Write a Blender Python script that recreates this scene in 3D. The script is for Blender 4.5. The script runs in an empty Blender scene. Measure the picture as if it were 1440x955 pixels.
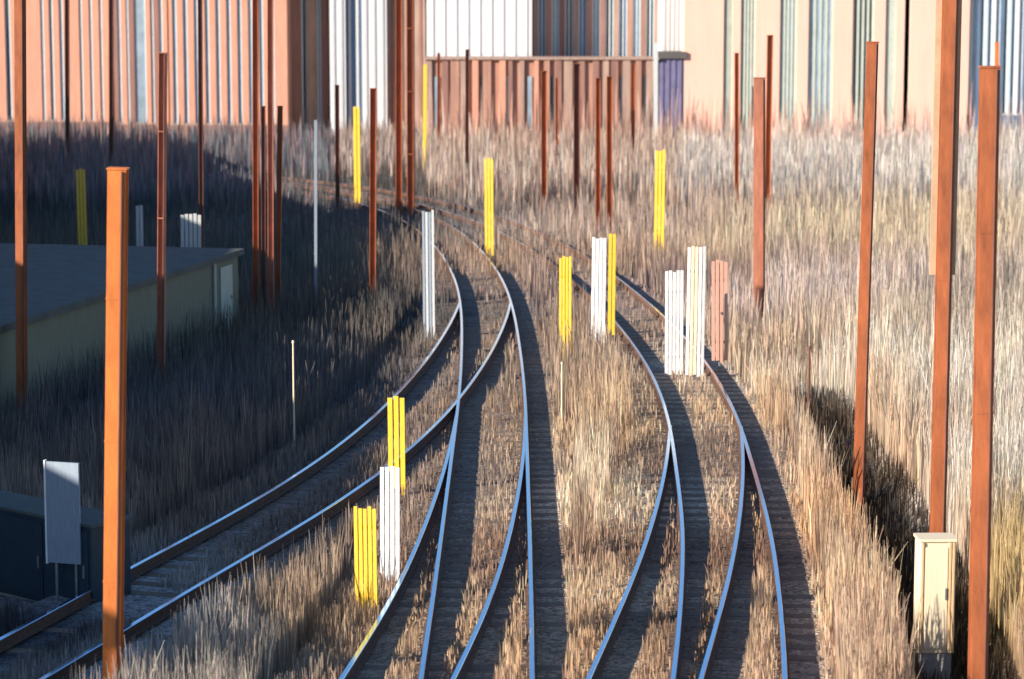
import bpy, math, random
import numpy as np
from mathutils import Vector

random.seed(7)
rng = np.random.default_rng(7)
C = bpy.context.scene.collection
S = bpy.context.scene

# ------------------------------------------------------------------ camera, light
F, CX, CY, H = 3600.0, 720.0, 477.5, 9.5          # photograph measured in 1440 x 955 pixels
PITCH = math.atan((CY + 20.0) / F)
cam_d = bpy.data.cameras.new('camera')
cam_d.lens, cam_d.sensor_width, cam_d.sensor_fit = 90.0, 36.0, 'HORIZONTAL'
cam_d.clip_start, cam_d.clip_end = 0.5, 3000.0
cam_d.dof.use_dof = True
cam_d.dof.focus_distance = 46.0
cam_d.dof.aperture_fstop = 1.4
cam = bpy.data.objects.new('camera', cam_d)
cam.location = (0, 0, H)
cam.rotation_euler = (math.pi / 2 - PITCH, 0, 0)
C.objects.link(cam)
S.camera = cam

SUN = Vector((0.78, 0.48, -0.345)).normalized()     # the way the light travels
SUN_EL = math.asin(-SUN.z)
SUN_AZ = math.atan2(-SUN.x, -SUN.y)
w = bpy.data.worlds.new('World')
S.world = w
w.use_nodes = True
nt = w.node_tree
sky = nt.nodes.new('ShaderNodeTexSky')
sky.sky_type = 'NISHITA'
sky.sun_disc = False
sky.sun_elevation = SUN_EL
sky.sun_rotation = SUN_AZ
sky.air_density = 1.2
sky.dust_density = 0.1
sky.ozone_density = 5.0
bg = nt.nodes['Background']
bg.inputs['Strength'].default_value = 0.074
nt.links.new(sky.outputs[0], bg.inputs['Color'])
sd = bpy.data.lights.new('sun', 'SUN')
sd.energy, sd.angle, sd.color = 4.8, math.radians(0.5), (1.0, 0.9, 0.76)
sun = bpy.data.objects.new('sun', sd)
sun.rotation_euler = SUN.to_track_quat('-Z', 'Y').to_euler()
sun.location = (-40, -20, 40)
C.objects.link(sun)
S.view_settings.view_transform = 'Standard'
S.view_settings.look = 'None'
S.view_settings.gamma = 1.0
S.view_settings.exposure = 1.08
S.render.engine = 'CYCLES'
S.cycles.use_denoising = True
S.cycles.max_bounces = 5

# ------------------------------------------------------------------ measuring
ca, sa = math.cos(PITCH), math.sin(PITCH)
def ray(px, py):
    a, b = px - CX, CY - py
    return (a, F * ca + b * sa, -F * sa + b * ca)
def ground(px, py, z=0.0):
    d = ray(px, py)
    t = (z - H) / d[2]
    return Vector((d[0] * t, d[1] * t, z))
def onplane(px, py, Y):
    d = ray(px, py)
    t = Y / d[1]
    return Vector((d[0] * t, Y, H + d[2] * t))
def scale(Y):                                       # photograph pixels per metre at that distance
    return F / Y
def topix(x, y, z):
    dx, dy, dz = x, y, z - H
    dep = dy * ca - dz * sa
    return CX + F * dx / dep, CY - F * (dy * sa + dz * ca) / dep

# ------------------------------------------------------------------ materials
def mat(name, col, rough=0.8, metal=0.0, var=0.25, nscale=6.0, stretch=(1, 1, 1), bump=0.0, bscale=40.0,
        col2=None, attr=None, spec=0.5):
    m = bpy.data.materials.new(name)
    m.use_nodes = True
    t = m.node_tree
    b = t.nodes['Principled BSDF']
    b.inputs['Roughness'].default_value = rough
    b.inputs['Metallic'].default_value = metal
    b.inputs['Specular IOR Level'].default_value = spec
    tc = t.nodes.new('ShaderNodeTexCoord')
    mp = t.nodes.new('ShaderNodeMapping')
    mp.inputs['Scale'].default_value = stretch
    t.links.new(tc.outputs['Object'], mp.inputs['Vector'])
    n = t.nodes.new('ShaderNodeTexNoise')
    n.inputs['Scale'].default_value = nscale
    n.inputs['Detail'].default_value = 6
    n.inputs['Roughness'].default_value = 0.65
    t.links.new(mp.outputs[0], n.inputs['Vector'])
    r = t.nodes.new('ShaderNodeValToRGB')
    r.color_ramp.elements[0].position = 0.3
    r.color_ramp.elements[1].position = 0.72
    c2 = col2 or tuple(min(1, c * (1 + var)) for c in col)
    c1 = tuple(c * (1 - var) for c in col)
    r.color_ramp.elements[0].color = (*c1, 1)
    r.color_ramp.elements[1].color = (*c2, 1)
    t.links.new(n.outputs['Fac'], r.inputs['Fac'])
    out = r.outputs['Color']
    if attr:
        a = t.nodes.new('ShaderNodeVertexColor')
        a.layer_name = attr
        mx = t.nodes.new('ShaderNodeMix')
        mx.data_type, mx.blend_type = 'RGBA', 'MULTIPLY'
        mx.inputs[0].default_value = 1.0
        t.links.new(out, mx.inputs[6])
        t.links.new(a.outputs['Color'], mx.inputs[7])
        out = mx.outputs[2]
    t.links.new(out, b.inputs['Base Color'])
    if bump:
        n2 = t.nodes.new('ShaderNodeTexNoise')
        n2.inputs['Scale'].default_value = bscale
        n2.inputs['Detail'].default_value = 5
        t.links.new(mp.outputs[0], n2.inputs['Vector'])
        bp = t.nodes.new('ShaderNodeBump')
        bp.inputs['Strength'].default_value = bump
        bp.inputs['Distance'].default_value = 0.02
        t.links.new(n2.outputs['Fac'], bp.inputs['Height'])
        t.links.new(bp.outputs[0], b.inputs['Normal'])
    return m

def ground_mat():
    m = bpy.data.materials.new('gravel_ground')
    m.use_nodes = True
    t = m.node_tree
    b = t.nodes['Principled BSDF']
    b.inputs['Roughness'].default_value = 0.95
    b.inputs['Specular IOR Level'].default_value = 0.2
    tc = t.nodes.new('ShaderNodeTexCoord')
    v = t.nodes.new('ShaderNodeTexVoronoi')
    v.inputs['Scale'].default_value = 17.0
    t.links.new(tc.outputs['Object'], v.inputs['Vector'])
    n = t.nodes.new('ShaderNodeTexNoise')
    n.inputs['Scale'].default_value = 1.3
    n.inputs['Detail'].default_value = 8
    t.links.new(tc.outputs['Object'], n.inputs['Vector'])
    sx = t.nodes.new('ShaderNodeSeparateColor')
    t.links.new(v.outputs['Color'], sx.inputs[0])
    r = t.nodes.new('ShaderNodeMapRange')           # each stone its own tone
    r.inputs['To Min'].default_value, r.inputs['To Max'].default_value = 0.5, 1.5
    t.links.new(sx.outputs[0], r.inputs['Value'])
    r2 = t.nodes.new('ShaderNodeMapRange')
    r2.inputs['From Min'].default_value, r2.inputs['From Max'].default_value = 0.3, 0.7
    r2.inputs['To Min'].default_value, r2.inputs['To Max'].default_value = 0.75, 1.25
    t.links.new(n.outputs['Fac'], r2.inputs['Value'])
    mu = t.nodes.new('ShaderNodeMath'); mu.operation = 'MULTIPLY'
    t.links.new(r.outputs[0], mu.inputs[0]); t.links.new(r2.outputs[0], mu.inputs[1])
    a = t.nodes.new('ShaderNodeVertexColor'); a.layer_name = 'Col'
    vm = t.nodes.new('ShaderNodeVectorMath'); vm.operation = 'SCALE'
    t.links.new(a.outputs['Color'], vm.inputs[0]); t.links.new(mu.outputs[0], vm.inputs['Scale'])
    t.links.new(vm.outputs[0], b.inputs['Base Color'])
    bp = t.nodes.new('ShaderNodeBump')
    bp.inputs['Strength'].default_value = 0.8
    bp.inputs['Distance'].default_value = 0.03
    bp.invert = True
    t.links.new(v.outputs['Distance'], bp.inputs['Height'])
    t.links.new(bp.outputs[0], b.inputs['Normal'])
    return m

M = dict(
    orange=mat('orange_rust', (0.60, 0.165, 0.03), 0.6, 0, 0.3, 3.0, (2, 2, 0.5), 0.15, 60),
    rust=mat('brown_rust', (0.35, 0.10, 0.035), 0.65, 0, 0.4, 3.0, (2, 2, 0.4), 0.15, 60),
    pinkrust=mat('faded_rust', (0.40, 0.145, 0.085), 0.65, 0, 0.35, 3.0, (2, 2, 0.4), 0.15, 60),
    darkrust=mat('dark_rust', (0.15, 0.055, 0.036), 0.7, 0, 0.4, 3.0, (2, 2, 0.4)),
    tanpaint=mat('tan_paint', (0.50, 0.34, 0.22), 0.6, 0, 0.15, 4.0),
    concrete=mat('concrete', (0.34, 0.33, 0.31), 0.9, 0, 0.25, 5.0, bump=0.3),
    railtop=mat('sky_tinted_steel', (0.44, 0.66, 0.95), 0.12, 1.0, 0.06, 3.0),  # blue of the reflected sky tinted into the steel colour
    railside=mat('rail_rust', (0.11, 0.055, 0.035), 0.8, 0, 0.4, 12.0),
    timber=mat('sleeper_timber', (0.20, 0.145, 0.11), 0.85, 0, 0.4, 5.0, (1, 6, 6), 0.5, 40),
    yellow=mat('yellow_paint', (0.86, 0.55, 0.05), 0.45, 0, 0.14, 6.0, (6, 6, 0.6)),
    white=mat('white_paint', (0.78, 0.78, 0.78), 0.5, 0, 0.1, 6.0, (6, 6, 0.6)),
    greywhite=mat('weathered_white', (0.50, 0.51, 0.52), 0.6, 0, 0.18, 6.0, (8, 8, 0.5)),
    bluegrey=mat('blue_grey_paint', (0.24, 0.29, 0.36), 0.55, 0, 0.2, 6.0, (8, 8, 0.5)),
    cream=mat('cream_paint', (0.74, 0.62, 0.44), 0.5, 0, 0.12, 5.0, (6, 6, 0.5)),
    tanrib=mat('tan_rib_paint', (0.60, 0.40, 0.22), 0.5, 0, 0.12, 5.0),
    salmonsign=mat('salmon_paint', (0.60, 0.33, 0.25), 0.55, 0, 0.12, 6.0, (8, 8, 0.5)),
    steel=mat('galvanised_steel', (0.32, 0.34, 0.36), 0.45, 0.7, 0.2, 8.0),
    darkblue=mat('dark_blue_paint', (0.022, 0.042, 0.062), 0.5, 0, 0.25, 3.0),
    shedwall=mat('shed_wall', (0.19, 0.195, 0.145), 0.85, 0, 0.25, 3.0, (8, 8, 0.4), 0.2),
    shedroof=mat('shed_roof', (0.085, 0.095, 0.092), 0.8, 0, 0.3, 2.0, bump=0.2),
    salmon=mat('salmon_brick', (0.56, 0.275, 0.19), 0.85, 0, 0.14, 1.2, (3, 3, 0.4), 0.2, 30),
    mauve=mat('mauve_brick', (0.26, 0.135, 0.11), 0.85, 0, 0.25, 1.2, (3, 3, 0.3), 0.2, 30),
    peach=mat('peach_render', (0.74, 0.445, 0.36), 0.85, 0, 0.06, 0.8, (2, 2, 0.3), 0.1, 30),
    redbrick=mat('red_brick', (0.38, 0.20, 0.15), 0.85, 0, 0.25, 1.2, (3, 3, 0.3), 0.2, 30),
    brownbrick=mat('brown_brick', (0.35, 0.235, 0.19), 0.85, 0, 0.3, 1.2, (3, 3, 0.3), 0.2, 30),
    whitewall=mat('white_render', (0.60, 0.60, 0.62), 0.8, 0, 0.05, 0.6),
    purple=mat('purple_blue_cladding', (0.14, 0.13, 0.24), 0.7, 0, 0.2, 2.0),
    bluepanel=mat('blue_panel', (0.10, 0.16, 0.26), 0.4, 0, 0.2, 1.5, (3, 3, 0.3)),
    glass=mat('window_glass', (0.03, 0.05, 0.07), 0.08, 0, 0.3, 0.6, spec=0.8),
    paleglass=mat('pale_window_glass', (0.26, 0.34, 0.42), 0.12, 0, 0.3, 0.6, spec=0.8),
    sage=mat('sage_paint', (0.44, 0.48, 0.42), 0.6, 0, 0.1, 2.0),
    paleframe=mat('pale_blue_paint', (0.48, 0.55, 0.60), 0.6, 0, 0.1, 2.0),
    roof=mat('roof_felt', (0.09, 0.085, 0.085), 0.9, 0, 0.2, 1.0),
    grass=mat('dry_stalks', (1, 1, 1), 0.9, 0, 0.0, 1.0, attr='Col', spec=0.2),
)

def translucent(m, amount):
    t = m.node_tree
    b = t.nodes['Principled BSDF']
    tr = t.nodes.new('ShaderNodeBsdfTranslucent')
    mx = t.nodes.new('ShaderNodeMixShader')
    mx.inputs[0].default_value = amount
    src = b.inputs['Base Color'].links[0].from_socket
    t.links.new(src, tr.inputs['Color'])
    t.links.new(b.outputs[0], mx.inputs[1]); t.links.new(tr.outputs[0], mx.inputs[2])
    t.links.new(mx.outputs[0], t.nodes['Material Output'].inputs['Surface'])
translucent(M['grass'], 0.52)

# ------------------------------------------------------------------ mesh and object helpers
class MB:
    def __init__(self):
        self.v, self.f, self.mi = [], [], []
    def box(self, x0, x1, y0, y1, z0, z1, mi=0, bev=0.0):
        n = len(self.v)
        b = min(bev, (x1 - x0) * .3, (y1 - y0) * .3)
        if b > 0:                                   # vertical edges chamfered
            ring = [(x0 + b, y0), (x1 - b, y0), (x1, y0 + b), (x1, y1 - b), (x1 - b, y1), (x0 + b, y1), (x0, y1 - b), (x0, y0 + b)]
        else:
            ring = [(x0, y0), (x1, y0), (x1, y1), (x0, y1)]
        k = len(ring)
        self.v += [(x, y, z0) for x, y in ring] + [(x, y, z1) for x, y in ring]
        self.f += [tuple(range(n + k - 1, n - 1, -1)), tuple(range(n + k, n + 2 * k))]
        self.f += [(n + i, n + (i + 1) % k, n + k + (i + 1) % k, n + k + i) for i in range(k)]
        self.mi += [mi] * (k + 2)
        return self
    def cyl(self, x, y, z0, z1, r0, r1=None, k=10, mi=0):
        r1 = r0 if r1 is None else r1
        n = len(self.v)
        for z, r in ((z0, r0), (z1, r1)):
            self.v += [(x + r * math.cos(2 * math.pi * i / k), y + r * math.sin(2 * math.pi * i / k), z) for i in range(k)]
        self.f += [tuple(range(n + k - 1, n - 1, -1)), tuple(range(n + k, n + 2 * k))]
        self.f += [(n + i, n + (i + 1) % k, n + k + (i + 1) % k, n + k + i) for i in range(k)]
        self.mi += [mi] * (k + 2)
        return self
    def build(self, name, mats, parent=None, loc=None):
        me = bpy.data.meshes.new(name)
        me.from_pydata(self.v, [], self.f)
        for m in (mats if isinstance(mats, (list, tuple)) else [mats]):
            me.materials.append(m)
        me.polygons.foreach_set('material_index', self.mi)
        me.update()
        o = bpy.data.objects.new(name, me)
        C.objects.link(o)
        if parent: o.parent = parent
        if loc is not None: o.location = loc
        return o
def tag(o, label=None, cat=None, group=None, kind=None):
    if label: o['label'] = label
    if cat: o['category'] = cat
    if group: o['group'] = group
    if kind: o['kind'] = kind
    return o
def thing(name, label, cat, loc, group=None, rot=(0, 0, 0)):
    o = bpy.data.objects.new(name, None)
    o.empty_display_size = 0.3
    C.objects.link(o)
    o.location, o.rotation_euler = loc, rot
    return tag(o, label, cat, group)

# ------------------------------------------------------------------ track courses
def course(pts, step=0.31):
    P = np.array([ground(*p)[:2] for p in pts])
    # Catmull-Rom through the points, then even steps
    Q = []
    E = np.vstack([2 * P[0] - P[1], P, 2 * P[-1] - P[-2]])
    for i in range(1, len(E) - 2):
        for t in np.linspace(0, 1, 60, endpoint=False):
            a, b, c, d = E[i - 1], E[i], E[i + 1], E[i + 2]
            Q.append(0.5 * (2 * b + (c - a) * t + (2 * a - 5 * b + 4 * c - d) * t * t + (3 * b - a - 3 * c + d) * t ** 3))
    Q.append(P[-1])
    Q = np.array(Q)
    s = np.concatenate([[0], np.cumsum(np.hypot(*np.diff(Q, axis=0).T))])
    u = np.arange(0, s[-1], step)
    R = np.stack([np.interp(u, s, Q[:, 0]), np.interp(u, s, Q[:, 1])], 1)
    k = np.ones(15) / 15                            # ease the bends
    for _ in range(3):
        pad = np.vstack([2 * R[0] - R[7:0:-1], R, 2 * R[-1] - R[-2:-9:-1]])
        R = np.stack([np.convolve(pad[:, 0], k, 'valid'), np.convolve(pad[:, 1], k, 'valid')], 1)
    return R
G2 = 0.7525
near1 = [(664, 1080), (671, 955), (678, 860), (683, 760), (689, 640), (692, 560), (690, 500), (684, 440), (668, 392), (632, 345), (575, 308), (480, 280), (360, 262), (220, 250)]
near2 = [(1018, 1080), (1027, 955), (1025, 794), (1015, 719), (1002, 662), (992, 612), (962, 540), (914, 475), (862, 423), (795, 370), (705, 322), (600, 290), (470, 266), (320, 250)]
near3 = [(870, 1080), (913, 955), (952, 850), (977, 760), (989, 690), (993, 640), (992, 610)]
near4 = [(500, 1080), (570, 955), (618, 870), (646, 796), (672, 710), (686, 640), (691, 590)]
near5 = [(-80, 1010), (60, 930), (200, 845), (345, 765), (480, 680), (575, 600), (634, 530), (662, 485), (680, 446), (683, 432)]
TR = [course(near1), course(near2), course(near3), course(near4), course(near5)]
def nrm(R):
    d = np.gradient(R, axis=0)
    d /= np.hypot(d[:, 0], d[:, 1])[:, None]
    return np.stack([d[:, 1], -d[:, 0]], 1)         # to the right of the way ahead
RAILS = []                                          # plan of every rail
for R in TR:
    N = nrm(R)
    RAILS += [R - N * G2, R + N * G2]
TRA = np.vstack(TR); 
ditch = course([(1400, 1100), (1357, 955), (1325, 860), (1285, 770), (1238, 695), (1195, 632), (1165, 590), (1140, 550)], 0.1)

def mindist(X, Y, P, chunk=20000):
    out = np.full(X.size, 1e9)
    x, y = X.ravel(), Y.ravel()
    P = P[::2] if len(P) > 400 else P
    for i in range(0, x.size, chunk):
        d = np.hypot(x[i:i + chunk, None] - P[None, :, 0], y[i:i + chunk, None] - P[None, :, 1])
        out[i:i + chunk] = d.min(1)
    return out.reshape(X.shape)
def smooth(a, b, v):
    t = np.clip((v - a) / (b - a), 0, 1)
    return t * t * (3 - 2 * t)

# ------------------------------------------------------------------ the ground
ZL = -0.22                                          # land beside the ballast
def ground_z(X, Y, dt=None, dd=None):
    if dt is None: dt = mindist(X, Y, TRA)
    if dd is None: dd = mindist(X, Y, ditch)
    z = ZL * smooth(1.45, 2.1, dt)
    z = z + 0.05 * np.sin(X * 0.9 + 1.3 * np.sin(Y * 0.4)) * smooth(2.0, 4, dt)
    z = z - 0.62 * (1 - smooth(0.15, 0.95, dd)) * (1 - smooth(50, 58, Y))
    return z
# kinds of surface, each seated at places measured in the photograph (stone colours, with the left side's shade darkened into them)
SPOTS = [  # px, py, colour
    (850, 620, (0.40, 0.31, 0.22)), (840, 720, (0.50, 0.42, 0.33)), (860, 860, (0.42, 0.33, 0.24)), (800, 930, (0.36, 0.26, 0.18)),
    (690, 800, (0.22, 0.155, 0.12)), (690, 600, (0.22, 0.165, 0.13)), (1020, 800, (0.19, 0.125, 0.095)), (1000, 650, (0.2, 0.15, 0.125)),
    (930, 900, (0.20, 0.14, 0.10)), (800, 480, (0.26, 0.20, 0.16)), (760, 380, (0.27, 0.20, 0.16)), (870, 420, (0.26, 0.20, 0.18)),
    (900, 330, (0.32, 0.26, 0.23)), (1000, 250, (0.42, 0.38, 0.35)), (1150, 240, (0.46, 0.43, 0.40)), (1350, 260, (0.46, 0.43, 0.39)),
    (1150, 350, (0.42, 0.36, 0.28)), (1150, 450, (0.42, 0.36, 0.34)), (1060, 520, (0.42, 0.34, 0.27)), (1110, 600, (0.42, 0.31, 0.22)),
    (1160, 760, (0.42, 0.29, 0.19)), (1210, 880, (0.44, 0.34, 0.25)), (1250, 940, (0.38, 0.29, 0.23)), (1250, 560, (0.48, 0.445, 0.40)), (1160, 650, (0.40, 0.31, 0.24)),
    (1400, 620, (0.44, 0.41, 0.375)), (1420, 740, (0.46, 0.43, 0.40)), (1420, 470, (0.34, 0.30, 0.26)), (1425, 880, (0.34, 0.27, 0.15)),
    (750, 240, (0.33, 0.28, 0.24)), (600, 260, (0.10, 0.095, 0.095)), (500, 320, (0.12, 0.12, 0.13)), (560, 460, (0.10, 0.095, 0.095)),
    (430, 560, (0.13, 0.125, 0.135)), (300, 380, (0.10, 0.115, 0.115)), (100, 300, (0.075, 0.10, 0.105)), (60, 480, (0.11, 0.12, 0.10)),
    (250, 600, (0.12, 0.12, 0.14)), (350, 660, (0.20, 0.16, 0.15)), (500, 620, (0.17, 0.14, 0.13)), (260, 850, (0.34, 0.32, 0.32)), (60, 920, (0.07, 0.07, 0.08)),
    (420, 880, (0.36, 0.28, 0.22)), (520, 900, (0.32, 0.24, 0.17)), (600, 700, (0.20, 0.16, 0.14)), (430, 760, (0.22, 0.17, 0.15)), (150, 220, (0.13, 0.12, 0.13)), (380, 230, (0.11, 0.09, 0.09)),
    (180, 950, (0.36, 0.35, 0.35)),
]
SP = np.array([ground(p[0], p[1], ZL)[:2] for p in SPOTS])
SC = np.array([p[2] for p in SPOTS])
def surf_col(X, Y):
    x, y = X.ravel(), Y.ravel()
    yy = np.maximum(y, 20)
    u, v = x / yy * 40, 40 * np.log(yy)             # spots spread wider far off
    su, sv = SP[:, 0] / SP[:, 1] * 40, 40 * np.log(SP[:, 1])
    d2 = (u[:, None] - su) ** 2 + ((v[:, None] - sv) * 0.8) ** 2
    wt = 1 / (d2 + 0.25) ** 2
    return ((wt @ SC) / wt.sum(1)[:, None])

xs = np.concatenate([[-900, -300, -120, -60], np.arange(-36, -14, 0.8), np.arange(-14, 14, 0.13), np.arange(14, 37, 0.8), [60, 120, 300, 900]])
ys = np.concatenate([[-300, -60, 0, 15, 24], np.arange(28, 62, 0.25), np.arange(62, 130, 0.5), np.arange(130, 190, 3), [220, 300, 500, 900, 1800]])
X, Y = np.meshgrid(xs, ys)
Z = ground_z(X, Y)
nx, ny = len(xs), len(ys)
me = bpy.data.meshes.new('ground')
co = np.stack([X, Y, Z], -1).reshape(-1, 3)
idx = np.arange(nx * ny).reshape(ny, nx)
fa = np.stack([idx[:-1, :-1], idx[:-1, 1:], idx[1:, 1:], idx[1:, :-1]], -1).reshape(-1, 4)
me.from_pydata(co.tolist(), [], fa.tolist())
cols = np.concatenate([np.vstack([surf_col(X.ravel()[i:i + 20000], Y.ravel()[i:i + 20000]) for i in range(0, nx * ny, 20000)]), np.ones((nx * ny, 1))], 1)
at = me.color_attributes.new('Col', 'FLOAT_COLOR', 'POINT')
ditch_shade = (1 - smooth(0.45, 0.8, mindist(X, Y, ditch))).ravel()[:, None]      # shade along the ditch painted into the ground colour
cols[:, :3] = cols[:, :3] * (1 - ditch_shade) + np.array([0.022, 0.024, 0.03]) * ditch_shade
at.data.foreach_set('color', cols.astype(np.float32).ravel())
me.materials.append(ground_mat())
me.polygons.foreach_set('use_smooth', [True] * len(me.polygons))
go = bpy.data.objects.new('ground', me)
C.objects.link(go)
tag(go, kind='structure')
def gz(x, y):
    return float(ground_z(np.array([x]), np.array([y]))[0])

# ------------------------------------------------------------------ railway tracks
PROF = [(-.075, 0), (.075, 0), (.075, .012), (.010, .035), (.010, .125), (.036, .137), (.036, .165), (.030, .172), (-.030, .172), (-.036, .165), (-.036, .137), (-.010, .125), (-.010, .035), (-.075, .012)]
def rail_mesh(R, off, z0):
    N = nrm(R)
    mb = MB()
    k = len(PROF)
    for (c, n) in zip(R, N):
        for (a, b) in PROF:
            p = c + n * (off + a)
            mb.v.append((p[0], p[1], z0 + b))
    for i in range(len(R) - 1):
        for j in range(k):
            q = (j + 1) % k
            mb.f.append((i * k + j, i * k + q, (i + 1) * k + q, (i + 1) * k + j))
            mb.mi.append(1 if j in (6, 7, 8) else 0)
    mb.f.append(tuple(range(k))[::-1]); mb.mi.append(0)
    mb.f.append(tuple(range((len(R) - 1) * k, len(R) * k))); mb.mi.append(0)
    return mb
sl_mesh = MB().box(-1.28, 1.28, -.12, .12, -.16, 0, bev=0.015)
sleeper0 = None
def track(R, label, dz):
    base = Vector((R[0][0], R[0][1], 0))
    t = thing('railway_track', label, 'railway track', base)
    Q = R - R[0]
    for s in (-1, 1):
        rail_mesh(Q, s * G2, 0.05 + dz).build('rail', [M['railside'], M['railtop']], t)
    N = nrm(Q)
    ids = np.arange(1, len(Q) - 1, 2)
    vis = [i for i in ids]
    first, rest = vis[:104], vis[104:]
    off = [i for i in first if topix(R[i][0], R[i][1], 0)[1] > 990]
    first = [i for i in first if i not in off][:98]
    rest = [i for i in vis if i not in first]
    global sleeper0
    for i in first:
        if sleeper0 is None:
            o = sl_mesh.build('sleeper', M['timber'], t); sleeper0 = o
        else:
            o = sleeper0.copy(); C.objects.link(o); o.parent = t
        o.location = (Q[i][0], Q[i][1], 0.008 + dz + random.uniform(-.01, .004))
        o.rotation_euler = (0, 0, math.atan2(-N[i][1], -N[i][0]) + math.pi + random.uniform(-.01, .01))
    if rest:
        mb = MB()
        for i in rest:
            n = N[i]; d = np.array([-n[1], n[0]])
            b0 = len(mb.v)
            for z in (-.16, 0.008 + dz):
                for a, b in ((-1.28, -.12), (1.28, -.12), (1.28, .12), (-1.28, .12)):
                    p = Q[i] + n * a + d * b
                    mb.v.append((p[0], p[1], z))
            mb.f += [(b0 + 3, b0 + 2, b0 + 1, b0), (b0 + 4, b0 + 5, b0 + 6, b0 + 7)] + [(b0 + j, b0 + (j + 1) % 4, b0 + 4 + (j + 1) % 4, b0 + 4 + j) for j in range(4)]
            mb.mi += [0] * 6
        tag(mb.build('far_sleepers', M['timber'], t), kind='stuff')
    return t
track(TR[0], 'middle railway track running straight up the picture beside the tall yellow markers, then bending left', 0)
track(TR[1], 'right hand railway track beside the sandy strip, bending left past the white boards', 0)
track(TR[2], 'short branch railway track curving left out of the right hand track at the bottom', -0.006)
track(TR[3], 'short branch railway track curving left out of the middle track near the two lowest markers', -0.006)
track(TR[4], 'railway track crossing the shaded ground on the left in a long diagonal', -0.003)

# ------------------------------------------------------------------ dry stalks
def stalks(name, label, cat, x, y, z, h, wd, col, lean=0.05):
    n = len(x)
    a = rng.uniform(-0.9, 0.9, n)                    # blades turned every way, mostly broad side on
    dx, dy = np.cos(a) * wd / 2, np.sin(a) * wd / 2
    lean = np.where(rng.uniform(0, 1, n) < .05, lean * 3.5, lean)
    lx, ly = rng.normal(0, 1, n) * lean * h, rng.normal(0, 1, n) * lean * h
    v = np.empty((n, 6, 3), np.float32)
    for k, (t, s) in enumerate(((0, 1), (0.6, 0.9), (1.0, 0.25))):
        for q, sg in enumerate((-1, 1)):
            v[:, k * 2 + q, 0] = x + sg * dx * s + lx * t * t
            v[:, k * 2 + q, 1] = y + sg * dy * s + ly * t * t
            v[:, k * 2 + q, 2] = z + h * t - (0.03 if k == 0 else 0)
    b = np.arange(n)[:, None] * 6
    f = np.concatenate([b + np.array([0, 1, 3, 2]), b + np.array([2, 3, 5, 4])], 0).astype(np.int32)
    me = bpy.data.meshes.new(name)
    me.vertices.add(n * 6); me.vertices.foreach_set('co', v.ravel())
    nf = len(f)
    me.loops.add(nf * 4); me.loops.foreach_set('vertex_index', f.ravel())
    me.polygons.add(nf)
    me.polygons.foreach_set('loop_start', np.arange(0, nf * 4, 4, dtype=np.int32))
    me.polygons.foreach_set('loop_total', np.full(nf, 4, np.int32))
    me.update(calc_edges=True)
    at = me.color_attributes.new('Col', 'FLOAT_COLOR', 'POINT')
    cc = np.ones((n, 6, 4), np.float32)
    cc[:, :, :3] = np.clip(col, 0.01, 0.85)[:, None, :]
    at.data.foreach_set('color', cc.ravel())
    me.materials.append(M['grass'])
    o = bpy.data.objects.new(name, me)
    C.objects.link(o)
    return tag(o, label, cat, kind='stuff')
def vary(c, amt=0.5):
    n = len(c)
    k = np.exp(rng.normal(0, amt, n))[:, None]
    hue = 1 + rng.normal(0, 0.03, (n, 3))
    return c * k * hue
NG = 150000
px = rng.uniform(-60, 1500, NG); py = rng.uniform(255, 1075, NG)
gp = np.array([ground(a, b, ZL)[:2] for a, b in zip(px, py)])
gx, gy = gp[:, 0], gp[:, 1]
dtr = mindist(gx, gy, TRA)
rl = np.full(NG, 1e9); sgn = np.zeros(NG)
for R in RAILS:                                     # signed side distance to the nearest rail
    P = R
    for i in range(0, NG, 20000):
        dx_ = gx[i:i + 20000, None] - P[None, :, 0]; dy_ = gy[i:i + 20000, None] - P[None, :, 1]
        d = np.hypot(dx_, dy_); j = d.argmin(1); m = d[np.arange(len(j)), j]
        Nn = nrm(P)[j]
        side = dx_[np.arange(len(j)), j] * Nn[:, 0] + dy_[np.arange(len(j)), j] * Nn[:, 1]
        better = m < rl[i:i + 20000]
        rl[i:i + 20000] = np.where(better, m, rl[i:i + 20000])
        sgn[i:i + 20000] = np.where(better, np.sign(side), sgn[i:i + 20000])
ddi = mindist(gx, gy, ditch)
d5 = mindist(gx, gy, TR[4])
d34 = np.minimum(mindist(gx, gy, TR[2]), mindist(gx, gy, TR[3]))
clear = np.where(sgn > 0, 0.56, 0.16)
cab_a, cab_c = ground(-60, 822, ZL), ground(131, 868, ZL)
front = np.array([[cab_a.x + (cab_c.x - cab_a.x) * k / 30, cab_a.y + (cab_c.y - cab_a.y) * k / 30] for k in range(31)])
keep = ((rl > clear) | (gy > 84)) & (mindist(gx, gy, np.repeat(front, 2, 0)) > 1.4)
inside = dtr < 1.5
h = np.where(inside, rng.uniform(.10, .26, NG), rng.uniform(.45, 1.2, NG))
h = np.where(inside & (gy > 84), rng.uniform(.2, .55, NG), h)
h = np.where((d5 < 2.2) & (gy < 84), np.where(d5 < 1.1, rng.uniform(.08, .24, NG), rng.uniform(.15, .42, NG)), h)
h = np.where((d34 < 1.8) & (gy < 60), np.where(d34 < 1.1, rng.uniform(.08, .2, NG), rng.uniform(.12, .3, NG)), h)
clump = np.sin(gx * 2.3 + 2 * np.sin(gy * .7)) * np.sin(gy * 1.1 + 2 * np.sin(gx * .9)) + .5 * np.sin(gx * 6.1 + gy * 2.7)
h = h * (1 + .28 * clump)
h = np.where(ddi < .8, rng.uniform(.15, .45, NG), h)
h *= np.where((gx > 7.5) & ~inside & (ddi > .8), 1.5, 1.0)
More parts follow.
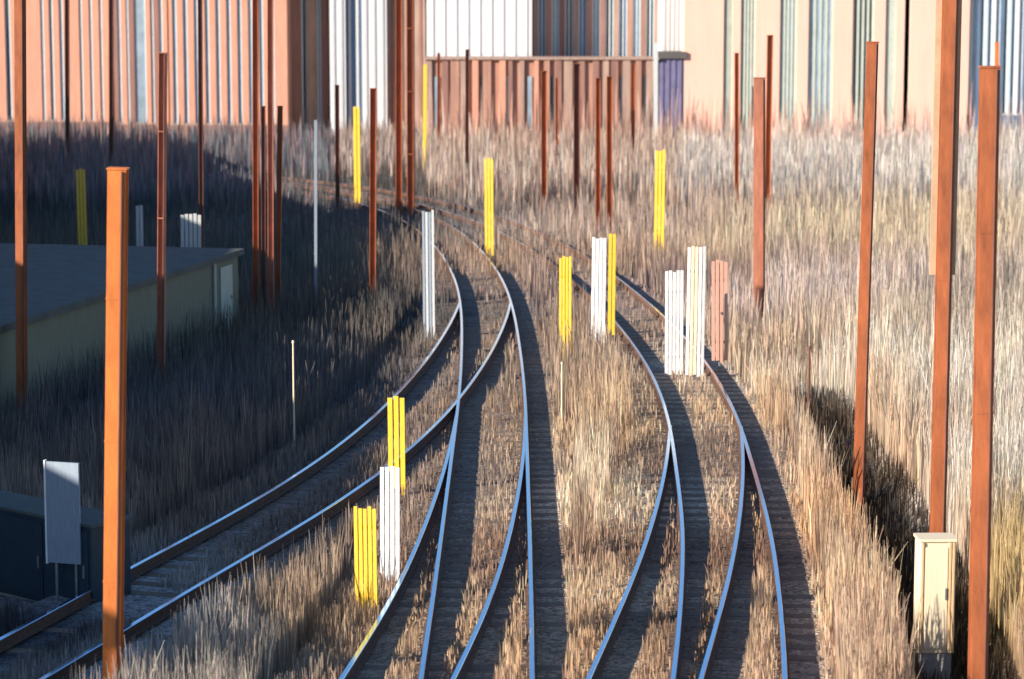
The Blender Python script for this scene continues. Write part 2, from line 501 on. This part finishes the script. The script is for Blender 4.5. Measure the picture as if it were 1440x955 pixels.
keep &= ~(inside & (rng.uniform(0, 1, NG) < 0.2))
gx, gy, h, dit = gx[keep], gy[keep], h[keep], ddi[keep]
gcol = vary(surf_col(gx, gy) * np.where(dit < .8, .25, np.where(gx < -2.5, 1.15, 1.5))[:, None] * np.array([1.06, 1.0, .92]), 0.24)  # ditch and left stalks darkened in colour to deepen the shade there
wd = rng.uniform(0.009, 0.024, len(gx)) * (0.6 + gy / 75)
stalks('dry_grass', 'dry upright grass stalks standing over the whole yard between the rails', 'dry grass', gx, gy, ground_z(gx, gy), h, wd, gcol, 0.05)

# ------------------------------------------------------------------ masts
def mast(xt, yt, xb, yb, wpx, mt, label, group, yd=None, head=None):
    b = ground(xb, yb, ZL)
    Yb = b.y
    b.z = gz(b.x, b.y)
    tp = onplane(xt, yt, Yb)
    hh = tp.z - b.z
    tilt = math.atan2(tp.x - b.x, hh)
    L = math.hypot(tp.x - b.x, hh)
    wd = wpx / scale(Yb)
    t = thing('steel_mast', label, 'mast', b, group, (0, tilt, 0))
    fl = max(.016, wd * .09)
    c = MB()
    c.box(-wd / 2, wd / 2, -wd / 2, -wd / 2 + fl, 0.02, L)
    c.box(-wd / 2, wd / 2, wd / 2 - fl, wd / 2, 0.02, L)
    c.box(-fl / 2, fl / 2, -wd / 2 + fl, wd / 2 - fl, 0.02, L - .003)
    col = c.build('column', M[mt], t)
    if mt in ('rust', 'pinkrust', 'darkrust') and wpx < 12:      # web turned towards the tracks
        col.rotation_euler = (0, 0, math.pi / 2)
    if wpx > 10:
        MB().cyl(wd * .3, -wd / 2 - .022, .05, L - .02, .016, k=8).build('conduit', M['darkrust'], t)
        for q in range(1, 4):
            MB().box(-wd / 2 - .006, wd / 2 + .006, -wd / 2 - .006, -wd / 2 - .002, L * q / 3.9, L * q / 3.9 + .03).build('band', M[mt], t)
    p = MB().box(-wd * .85, wd * .85, -wd * .85, wd * .85, 0.0, .022)
    for sx in (-1, 1):
        for sy in (-1, 1):
            p.cyl(sx * wd * .68, sy * wd * .68, .022, .06, .018, k=6)
    p.build('base_plate', M['darkrust'], t)
    MB().box(-wd * 1.2, wd * 1.2, -wd * 1.2, wd * 1.2, -.5, -0.002, bev=.03).build('footing', M['concrete'], t)
    MB().box(-wd * .56, wd * .56, -wd * .56, wd * .56, L, L + .02).build('cap_plate', M[mt], t)
    if head:
        kind, z0, w2, mm = head
        MB().box(-w2 / 2, w2 / 2, wd / 2 + .003, wd / 2 + .06, z0, L - .05).build(kind, M[mm], t)
    return t
G_L, G_B, G_R = 'masts on the shaded left side', 'thin masts in the background', 'masts on the right side'
mast(28, -60, 31, 610, 14, 'rust', 'slim rust mast at the far left edge with its foot in shade', G_L)
mast(166, 238, 158, 1015, 26, 'orange', 'thickest bright orange mast standing in the left foreground, leaning a little', G_L)
mast(229, 75, 226, 545, 11, 'pinkrust', 'thin faded orange mast just right of the big foreground orange mast', G_L)
mast(281, -40, 284, 430, 6, 'darkrust', 'very thin almost black mast left of the four clustered masts', G_L)
mast(359, -40, 360, 455, 8, 'rust', 'leftmost of four rust masts clustered together on the left', G_L)
mast(370, 150, 371, 455, 6, 'darkrust', 'dark slim second mast within the cluster of four', G_L)
mast(380, -40, 381, 460, 8, 'pinkrust', 'third mast within the cluster of four, paler than its neighbours', G_L)
mast(394, 150, 390, 452, 7, 'rust', 'rightmost of four rust masts clustered together on the left', G_L)
mast(94, -40, 95, 240, 6, 'darkrust', 'dark thin mast before the salmon building, third pole from the left edge', G_L)
mast(156, -40, 157, 250, 6, 'darkrust', 'dark thin mast rising behind the top of the big orange mast', G_L)
mast(444, 170, 444, 445, 4, 'bluegrey', 'very thin blue grey pole right of the clustered masts', G_L)
mast(474, 120, 475, 310, 6, 'darkrust', 'dark short mast in front of the leftmost white wall', G_B)
mast(525, 125, 524, 440, 9, 'rust', 'slender rust mast standing left of the paired brown masts', G_B)
mast(561, -40, 561, 310, 9, 'rust', 'brown mast of a close pair, the left one', G_B)
mast(577, -40, 578, 312, 11, 'rust', 'brown mast of a close pair, the right and thicker one', G_B)
mast(657, 70, 657, 275, 5, 'darkrust', 'single dark red thin mast in front of the widest white wall', G_B)
mast(617, 75, 617, 235, 4, 'rust', 'very thin rust mast at the left end of the low brick building', G_B)
mast(765, 100, 765, 300, 8, 'rust', 'rust mast in front of the right end of the low brick building', G_B)
mast(783, 110, 783, 245, 4, 'rust', 'hair thin rust mast between two thicker background masts', G_B)
mast(811, 90, 811, 310, 9, 'darkrust', 'dark brown mast in the middle background, left of two rust twins', G_B)
mast(841, 110, 841, 330, 7, 'rust', 'left one of two rust twin masts above the white and yellow boards', G_B)
mast(857, 108, 857, 332, 8, 'rust', 'right one of two rust twin masts above the white and yellow boards', G_B)
mast(890, 90, 890, 240, 5, 'rust', 'thin rust mast left of the pale pole and its yellow marker', G_B)
mast(922, 60, 922, 215, 6, 'greywhite', 'pale thin pole rising behind a yellow marker before the purple wall', G_B)
mast(1036, 75, 1036, 310, 6, 'rust', 'thin rust mast beside the leftmost window bays of the peach building', G_R)
mast(1083, 50, 1078, 330, 8, 'rust', 'slim rust mast close behind a thicker faded one before the peach building', G_R)
mast(1068, 110, 1068, 470, 15, 'pinkrust', 'medium faded rust mast in front of the peach building, left of the others', G_R)
mast(1227, 60, 1207, 685, 15, 'rust', 'long rust mast standing at the upper end of the ditch', G_R)
mast(1338, -60, 1317, 805, 20, 'rust', 'tall rust mast rising behind the cream cabinet', G_R, head=('backing_plate', 5.6, .42, 'tanpaint'))
mast(1392, 95, 1374, 1010, 25, 'rust', 'thickest rust mast near the right edge, running out of the bottom', G_R)
mast(1402, 60, 1400, 330, 5, 'orange', 'thin orange mast behind the thickest mast on the right', G_R)

# ------------------------------------------------------------------ markers and boards
def place(xb, yb):
    b = ground(xb, yb, ZL); b.z = gz(b.x, b.y); return b
def marker(x0, x1, yt, yb, n, mt, label, group, cat='marker', name='slat_marker', base=None):
    b = place((x0 + x1) / 2, base or yb + 7)
    s = scale(b.y)
    wd = (x1 - x0) / s
    hh = onplane((x0 + x1) / 2, yt, b.y).z - b.z
    z0 = onplane((x0 + x1) / 2, yb, b.y).z - b.z
    t = thing(name, label, cat, b, group, (0, random.uniform(-.012, .012), random.uniform(-.15, .1)))
    sw = wd / n
    for i in range(n):
        xa = -wd / 2 + i * sw
        MB().box(xa + sw * .1, xa + sw * .88, -.03, -.008, z0 + random.uniform(0, .06), hh - random.uniform(0, .06), bev=.004).build('slat', M[mt[i % len(mt)]], t)
    for zz in (z0 + (hh - z0) * .2, z0 + (hh - z0) * .8):
        MB().box(-wd / 2, wd / 2, -.006, .02, zz - .03, zz + .03).build('crossbar', M['darkrust'], t)
    MB().box(-.025, .025, .022, .07, -.3, hh - .1, bev=.006).build('post', M['steel'], t)
    return t
Y, W, GW = ['yellow'], ['white'], ['greywhite']
GY, GWT = 'yellow slatted markers', 'white slatted boards'
marker(111, 125, 237, 382, 3, Y, 'yellow slatted marker standing in the dark area left of the big orange mast', GY)
marker(498, 508, 150, 290, 2, Y, 'narrow yellow marker in front of the leftmost white wall', GY)
marker(594, 600, 90, 240, 1, Y, 'faint single slat yellow marker before the low brick building', GY)
marker(682, 695, 222, 365, 3, Y, 'yellow marker at the far bend of the middle track', GY)
marker(786, 804, 360, 510, 4, Y, 'yellow slatted marker standing alone on the sand between the two tracks', GY)
marker(854, 865, 328, 475, 2, Y, 'yellow marker touching the right side of a white board under the twin masts', GY)
marker(919, 934, 210, 353, 3, Y, 'yellow marker below the pale pole, highest on the right', GY)
marker(546, 572, 555, 705, 3, Y, 'broad yellow marker left of the middle track, the upper one of two', GY)
marker(499, 533, 710, 868, 5, Y, 'largest yellow slatted marker, lowest in the picture beside a white board', GY)
marker(534, 564, 655, 828, 4, W, 'white slatted board between the two broadest yellow markers', GWT, 'board', 'slat_board')
marker(830, 851, 333, 482, 4, W, 'white slatted board directly left of a yellow marker under the twin masts', GWT, 'board', 'slat_board', 506)
marker(934, 961, 380, 532, 5, W, 'white slatted board at the left of the white group by the right hand track', GWT, 'board', 'slat_board')
marker(963, 990, 345, 530, 5, ['white', 'cream', 'cream', 'white', 'greywhite'], 'white board with cream slats in its middle, by the right hand track', GWT, 'board', 'slat_board', 546)
marker(1000, 1024, 365, 510, 4, ['salmonsign'], 'salmon red slatted board right of the white boards', 'salmon boards', 'board', 'slat_board', 531)
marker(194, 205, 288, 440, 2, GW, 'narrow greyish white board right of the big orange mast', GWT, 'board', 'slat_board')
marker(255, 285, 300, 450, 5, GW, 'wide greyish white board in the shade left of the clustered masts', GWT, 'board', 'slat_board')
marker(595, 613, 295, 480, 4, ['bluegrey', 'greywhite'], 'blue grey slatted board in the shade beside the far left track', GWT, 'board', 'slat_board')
def thin_pole(x, yt, yb, r, mt, label):
    b = place(x, yb)
    hh = onplane(x, yt, b.y).z - b.z
    t = thing('thin_post', label, 'post', b, 'thin posts beside the tracks')
    MB().cyl(0, 0, -.2, hh, r, r * .8).build('shaft', M[mt], t)
    MB().cyl(0, 0, hh, hh + .05, r * 1.5, r * .8).build('cap', M[mt], t)
thin_pole(414, 482, 635, .022, 'cream', 'thin pale post standing in the shade on the left')
thin_pole(1136, 490, 625, .03, 'darkrust', 'thin dark post on the pale ground right of the tracks')
thin_pole(790, 512, 610, .02, 'cream', 'short thin pale post on the sand below the lone yellow marker')

# cream trackside cabinet
def cream_cabinet():
    b = place(1312, 918); b.z = ZL
    s = scale(b.y); wd = 52 / s; hh = 168 / s
    t = thing('trackside_cabinet', 'cream ribbed cabinet standing in front of the tall rust mast at lower right', 'cabinet', b, None, (0, 0, .03))
    MB().box(-wd / 2, wd / 2, -.2, .2, .05, hh, bev=.015).build('body', M['cream'], t)
    MB().box(-wd / 2 - .02, wd / 2 + .02, -.23, .23, hh + .002, hh + .04, bev=.015).build('lid', M['cream'], t)
    d = MB().box(-wd * .36, wd * .28, -.222, -.203, .12, hh - .08, bev=.006).build('door', M['cream'], t)
    MB().box(wd * .2, wd * .25, -.25, -.224, hh * .5, hh * .6, bev=.004).build('handle', M['steel'], d)
    for xx in (-.42, .34, .43):
        MB().box(wd * xx - .018, wd * xx + .018, -.232, -.202, .06, hh - .01, bev=.005).build('rib', M['tanrib'], t)
    MB().box(-wd / 2 + .03, wd / 2 - .03, -.17, .17, -1.0, .048).build('plinth', M['concrete'], t)
cream_cabinet()
# dark cabinet at the lower left
def dark_cabinet():
    a, c = ground(-60, 822, ZL), ground(131, 868, ZL)
    mid = (a + c) / 2; L = (c - a).length
    ang = math.atan2(c.y - a.y, c.x - a.x)
    mid.z = gz(mid.x, mid.y)
    hh = 1.42
    t = thing('relay_cabinet', 'dark blue relay cabinet at the lower left edge', 'cabinet', mid, None, (0, 0, ang))
    MB().box(-L / 2, L / 2, 0, .8, .05, hh, bev=.02).build('body', M['darkblue'], t)
    MB().box(-L / 2 - .03, L / 2 + .03, -.03, .83, hh + .002, hh + .05, bev=.02).build('roof', M['shedroof'], t)
    k = 3
    for i in range(k):
        x0 = -L / 2 + .05 + i * (L - .1) / k
        x1 = x0 + (L - .1) / k - .03
        d = MB().box(x0, x1, -.022, -.003, .12, hh - .08, bev=.006).build('door', M['darkblue'], t)
        MB().box(x1 - .1, x1 - .06, -.05, -.024, .6, .8, bev=.005).build('handle', M['steel'], d)
    MB().box(-L / 2 + .05, L / 2 - .05, .05, .75, -.3, .048).build('plinth', M['concrete'], t)
dark_cabinet()
def notice_board():
    b = place(93, 864)
    s = scale(b.y); wd = 52 / s
    z1 = onplane(93, 650, b.y).z - b.z; z0 = onplane(93, 792, b.y).z - b.z
    t = thing('notice_board', 'tall blank grey white board with a bright left edge before the dark cabinet', 'board', b, None, (0, 0, -.3))
    MB().box(-wd / 2, wd / 2, -.02, .02, z0, z1, bev=.004).build('panel', M['bluegrey'], t)
    MB().box(-wd / 2 - .03, -wd / 2 - .001, -.035, .035, z0 - .02, z1 + .02, bev=.004).build('edge_trim', M['white'], t)
    for xx in (-.3, .3):
        MB().cyl(wd * xx, .05, -.3, z1 - .1, .025).build('post', M['steel'], t)
notice_board()

# ------------------------------------------------------------------ low shed on the left
def shed():
    a, c = ground(-40, 628, ZL), ground(336, 470, ZL)
    d = (c - a); L = d.length
    ang = math.atan2(d.y, d.x)
    t = thing('low_shed', 'long low grey green shed in the shade on the left with a dark flat roof', 'shed', a, None, (0, 0, ang))
    hh, dp = 2.25, 7.0
    MB().box(0, L, 0.0, dp, -.3, hh).build('wall', M['shedwall'], t)
    MB().box(-.1, L + .15, -.15, dp + .15, hh + .003, hh + .16).build('roof', M['shedroof'], t)
    MB().box(0, L + .03, -.04, -.003, -.1, .35).build('plinth', M['concrete'], t)
    dd = MB().box(L - 1.6, L - .6, -.035, -.004, 0.36, 2.05).build('door', M['sage'], t)
    MB().box(L - .75, L - .68, -.07, -.037, 1.1, 1.2).build('handle', M['steel'], dd)
    for x in (1.2, L - 2.2):
        MB().cyl(x, -.06, .36, hh, .045).build('downpipe', M['greywhite'], t)
shed()

# ------------------------------------------------------------------ buildings
def bays(name, label, Yf, x0, x1, wins, hgt, depth, pier, wall, glass, frame, z0=1.0, top=None, mull=2, roofm='roof', pierd=.2, mw=.04):
    """a front of piers with tall window bays between them; wins are (left, right) pixel columns at the photograph's y = 90"""
    b = onplane((x0 + x1) / 2, 90, Yf); b.z = ZL
    cx = b.x
    X = lambda p: onplane(p, 90, Yf).x - cx
    t = thing(name, label, 'building', b)
    A, B = X(x0), X(x1)
    MB().box(A, B, pierd, depth, -.3, hgt).build('wall', M[wall], t)
    MB().box(A - .2, B + .2, -.15, depth + .2, hgt + .003, hgt + .5).build('roof', M[roofm], t)
    MB().box(A, B, -.06, pierd - .003, -.3, z0).build('plinth', M[wall], t)
    edges = [A] + [e for wv in wins for e in (X(wv[0]), X(wv[1]))] + [B]
    zt = top or hgt - .8
    for i in range(0, len(edges), 2):
        if edges[i + 1] - edges[i] > .03:
            MB().box(edges[i], edges[i + 1], random.uniform(-.03, .0), pierd - .003, z0 + .003, hgt - .003).build('pier', M[pier[(i // 2) % len(pier)]], t)
    for i, wv in enumerate(wins):
        a, c = X(wv[0]), X(wv[1])
        g = MB().box(a + .003, c - .003, pierd - .05, pierd - .005, z0 + .12, zt).build('window', M[glass[i % len(glass)]], t)
        fr = MB()
        m = mull
        for k in range(m + 1):
            xx = a + .05 + (c - a - .1) * k / m
            fr.box(xx - mw, xx + mw, pierd - .09, pierd - .053, z0 + .12, zt)
        fr.build('window_frame', M[frame], g)
        MB().box(a + .003, c - .003, max(.004, pierd - .2), pierd - .004, z0 + .005, z0 + .117).build('sill', M['concrete'], g)
        MB().box(a + .003, c - .003, pierd - .12, pierd - .004, zt + .003, hgt - .01).build('spandrel', M[wall], t)
    return t
# far left salmon building with crisp piers
bays('brick_building', 'salmon brick building at the far left with a few narrow windows', 166, -40, 158, [(8, 16), (58, 63), (70, 76), (84, 90), (112, 117), (126, 131), (140, 145)], 15, 14,
     ['salmon'], 'mauve', ['glass', 'paleglass'], 'paleframe', 1.0, mull=1, pierd=.14)
bays('brick_building', 'salmon brick building between the thin dark masts with blue grey windows near its middle', 163, 160, 236, [(166, 171), (178, 182), (189, 206), (212, 217), (224, 230)], 15, 14,
     ['mauve', 'salmon'], 'mauve', ['paleglass', 'glass'], 'paleframe', 1.0, mull=1, pierd=.14)
bays('brick_building', 'salmon brick building with an even row of slim piers behind the clustered masts', 160, 238, 404, [(243 + 15.2 * k, 249.5 + 15.2 * k) for k in range(10)], 15, 16,
     ['salmon'], 'mauve', ['paleglass'], 'paleframe', 1.1, mull=1, pierd=.14)
bays('brick_building', 'narrow dark brown brick building right of the row of slim piers', 164, 406, 462, [(424, 432), (446, 452)], 15, 12,
     ['mauve', 'brownbrick'], 'mauve', ['glass', 'bluepanel'], 'paleframe', .8, mull=1)
# pale walls
def plain_wall(name, label, Yf, x0, x1, ybase, hgt, wall, depth=9, ribs=0, rib='greywhite', gable=0):
    b = onplane((x0 + x1) / 2, 90, Yf); b.z = ZL
    t = thing(name, label, 'building', b)
    hw = (onplane(x1, 90, Yf).x - onplane(x0, 90, Yf).x) / 2
    MB().box(-hw, hw, 0, depth, -.3, hgt).build('wall', M[wall], t)
    MB().box(-hw - .15, hw + .15, -.2, depth + .2, hgt + .003, hgt + .4).build('roof', M['roof'], t)
    for k in range(ribs):
        x = -hw + (k + .5) * 2 * hw / ribs
        MB().box(x - .08, x + .08, -.05, -.003, .3, hgt - .1).build('rib', M[rib], t)
    return t
plain_wall('white_building', 'narrow white building left of the slender rust mast', 158, 464, 486, 0, 14, 'whitewall', ribs=2)
plain_wall('grey_building', 'narrow blue panelled building between two slim white buildings', 158.4, 487, 508, 0, 13, 'bluepanel', ribs=2)
plain_wall('white_building', 'narrow white building directly left of the paired brown masts', 158, 509, 544, 0, 14, 'whitewall', ribs=3)
plain_wall('brown_building', 'narrow dark brown building behind the paired brown masts', 158.6, 545, 598, 0, 15, 'brownbrick', ribs=4, rib='mauve')
plain_wall('white_building', 'widest plain white building above the low brick building', 158, 600, 748, 0, 15, 'whitewall', ribs=9, rib='whitewall')
bays('office_building', 'blue grey windowed office block behind the right part of the low brick building', 160.5, 750, 928, [(756 + 19 * k, 768 + 19 * k) for k in range(9)], 15, 12,
     ['brownbrick', 'redbrick', 'mauve'], 'brownbrick', ['bluepanel', 'paleglass', 'glass'], 'paleframe', 1.5, mull=2)
plain_wall('white_building', 'small bright white building left of the peach building', 156.6, 930, 961, 0, 15, 'whitewall', ribs=5)
# low brick range before them
def low_brick():
    Yf = 154
    b = onplane(700, 90, Yf); b.z = ZL
    X = lambda p: onplane(p, 90, Yf).x - b.x
    t = thing('brick_building', 'low red brick building in the middle background before the white wall', 'building', b)
    hh = onplane(700, 84, Yf).z - ZL
    A, B = X(598), X(925)
    MB().box(A, B, .2, 3.4, -.3, hh).build('wall', M['redbrick'], t)
    MB().box(A - .1, B + .1, -.08, 3.6, hh + .003, hh + .1).build('roof', M['brownbrick'], t)
    n = 20
    for k in range(n):
        x = A + (k + .5) * (B - A) / n + random.uniform(-.15, .15)
        w_ = random.uniform(.12, .3)
        MB().box(x - w_, x + w_, random.uniform(-.02, .05), .197, -.3, hh - .003).build('pier', M[random.choice(['redbrick', 'brownbrick', 'salmon', 'mauve'])], t)
    for k in range(0, n - 1, 2):
        x = A + (k + 1.0) * (B - A) / n
        g = MB().box(x - .13, x + .13, .12, .197, 1.2, hh - 1.0).build('window', M[random.choice(['glass', 'paleglass'])], t)
        MB().box(x - .15, x + .15, .05, .117, 1.1, 1.19).build('sill', M['concrete'], g)
low_brick()
plain_wall('purple_building', 'low purple blue clad building under the small white one', 154.2, 927, 961, 0, 5.4, 'purple', ribs=4, rib='purple', depth=2)
# peach building on the right
bays('peach_building', 'sunlit peach building with tall sage framed window bays on the right', 154.2, 962, 1362,
     [(1017, 1030), (1041, 1062), (1096, 1120), (1136, 1171), (1198, 1228), (1244, 1259), (1271, 1279)], 16, 16,
     ['peach'], 'peach', ['paleglass', 'glass', 'paleglass'], 'sage', 1.0, mull=4, pierd=.2, mw=.07)
bays('glass_building', 'blue and white striped building at the far right edge', 154.45, 1363, 1500, [(1366 + 11 * k, 1373 + 11 * k) for k in range(12)], 15, 12,
     ['whitewall', 'bluepanel', 'paleframe'], 'bluepanel', ['paleglass', 'glass', 'bluepanel'], 'paleframe', 2.0, mull=1)

# tall warehouse outside the left edge, whose shade lies over the left of the yard
def warehouse(x, y0, x2, y1, hh, label):
    d = Vector((x2 - x, y1 - y0, 0)); L = d.length
    t = thing('brick_warehouse', label, 'warehouse', (x, y0, ZL), None, (0, 0, math.atan2(d.y, d.x)))
    MB().box(0, L, 0, 10, -.3, hh).build('wall', M['redbrick'], t)
    MB().box(-.2, L + .2, -.25, 10.3, hh + .003, hh + .3).build('roof', M['roof'], t)
    for k in range(int(L // 5)):
        xx = 1.5 + k * 5
        for z in (1.2, 4.6):
            g = MB().box(xx, xx + 2, -.03, -.003, z, z + 2.2).build('window', M['glass'], t)
            MB().box(xx - .1, xx + 2.1, -.12, -.034, z - .15, z - .01).build('sill', M['concrete'], g)
warehouse(-21.5, 23, -22.5, 98, 8.3, 'long red brick warehouse beside the yard, left of the shaded ground')
warehouse(-23.5, 99, -33.5, 146, 6.6, 'second red brick warehouse further up the yard at the left')

# ------------------------------------------------------------------ reeds before the buildings
def reeds(n, x0, x1, y0, y1, hmin, hmax, cols, label, name='tall_reeds'):
    px = rng.uniform(x0, x1, n); py = rng.uniform(y0, y1, n)
    g = np.array([ground(a, b, ZL)[:2] for a, b in zip(px, py)])
    dt = mindist(g[:, 0], g[:, 1], TRA)
    k = dt > 2.4
    g = g[k]
    c = np.array(cols)[rng.integers(0, len(cols), len(g))]
    # pieces that grow in clumps
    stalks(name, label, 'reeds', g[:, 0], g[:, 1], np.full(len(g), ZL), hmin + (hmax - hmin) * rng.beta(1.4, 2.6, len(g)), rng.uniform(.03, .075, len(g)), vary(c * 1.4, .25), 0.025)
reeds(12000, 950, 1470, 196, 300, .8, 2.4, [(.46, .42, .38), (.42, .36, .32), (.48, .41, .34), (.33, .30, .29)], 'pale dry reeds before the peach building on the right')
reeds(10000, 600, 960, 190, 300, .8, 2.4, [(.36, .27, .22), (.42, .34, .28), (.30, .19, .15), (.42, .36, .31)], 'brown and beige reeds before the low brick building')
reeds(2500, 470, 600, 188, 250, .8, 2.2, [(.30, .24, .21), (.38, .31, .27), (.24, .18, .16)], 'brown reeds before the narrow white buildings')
reeds(8000, -30, 470, 182, 300, .8, 2.2, [(.17, .14, .15), (.10, .13, .14), (.12, .125, .15), (.24, .17, .17)], 'dark reeds before the salmon buildings on the left')  # shade of the left side put into the dark reed colours
reeds(2600, 600, 1470, 192, 214, 1.6, 4.2, [(.46, .30, .24), (.42, .27, .22), (.38, .30, .27)], 'tall thin pinkish reeds close to the fronts of the brick and peach buildings')
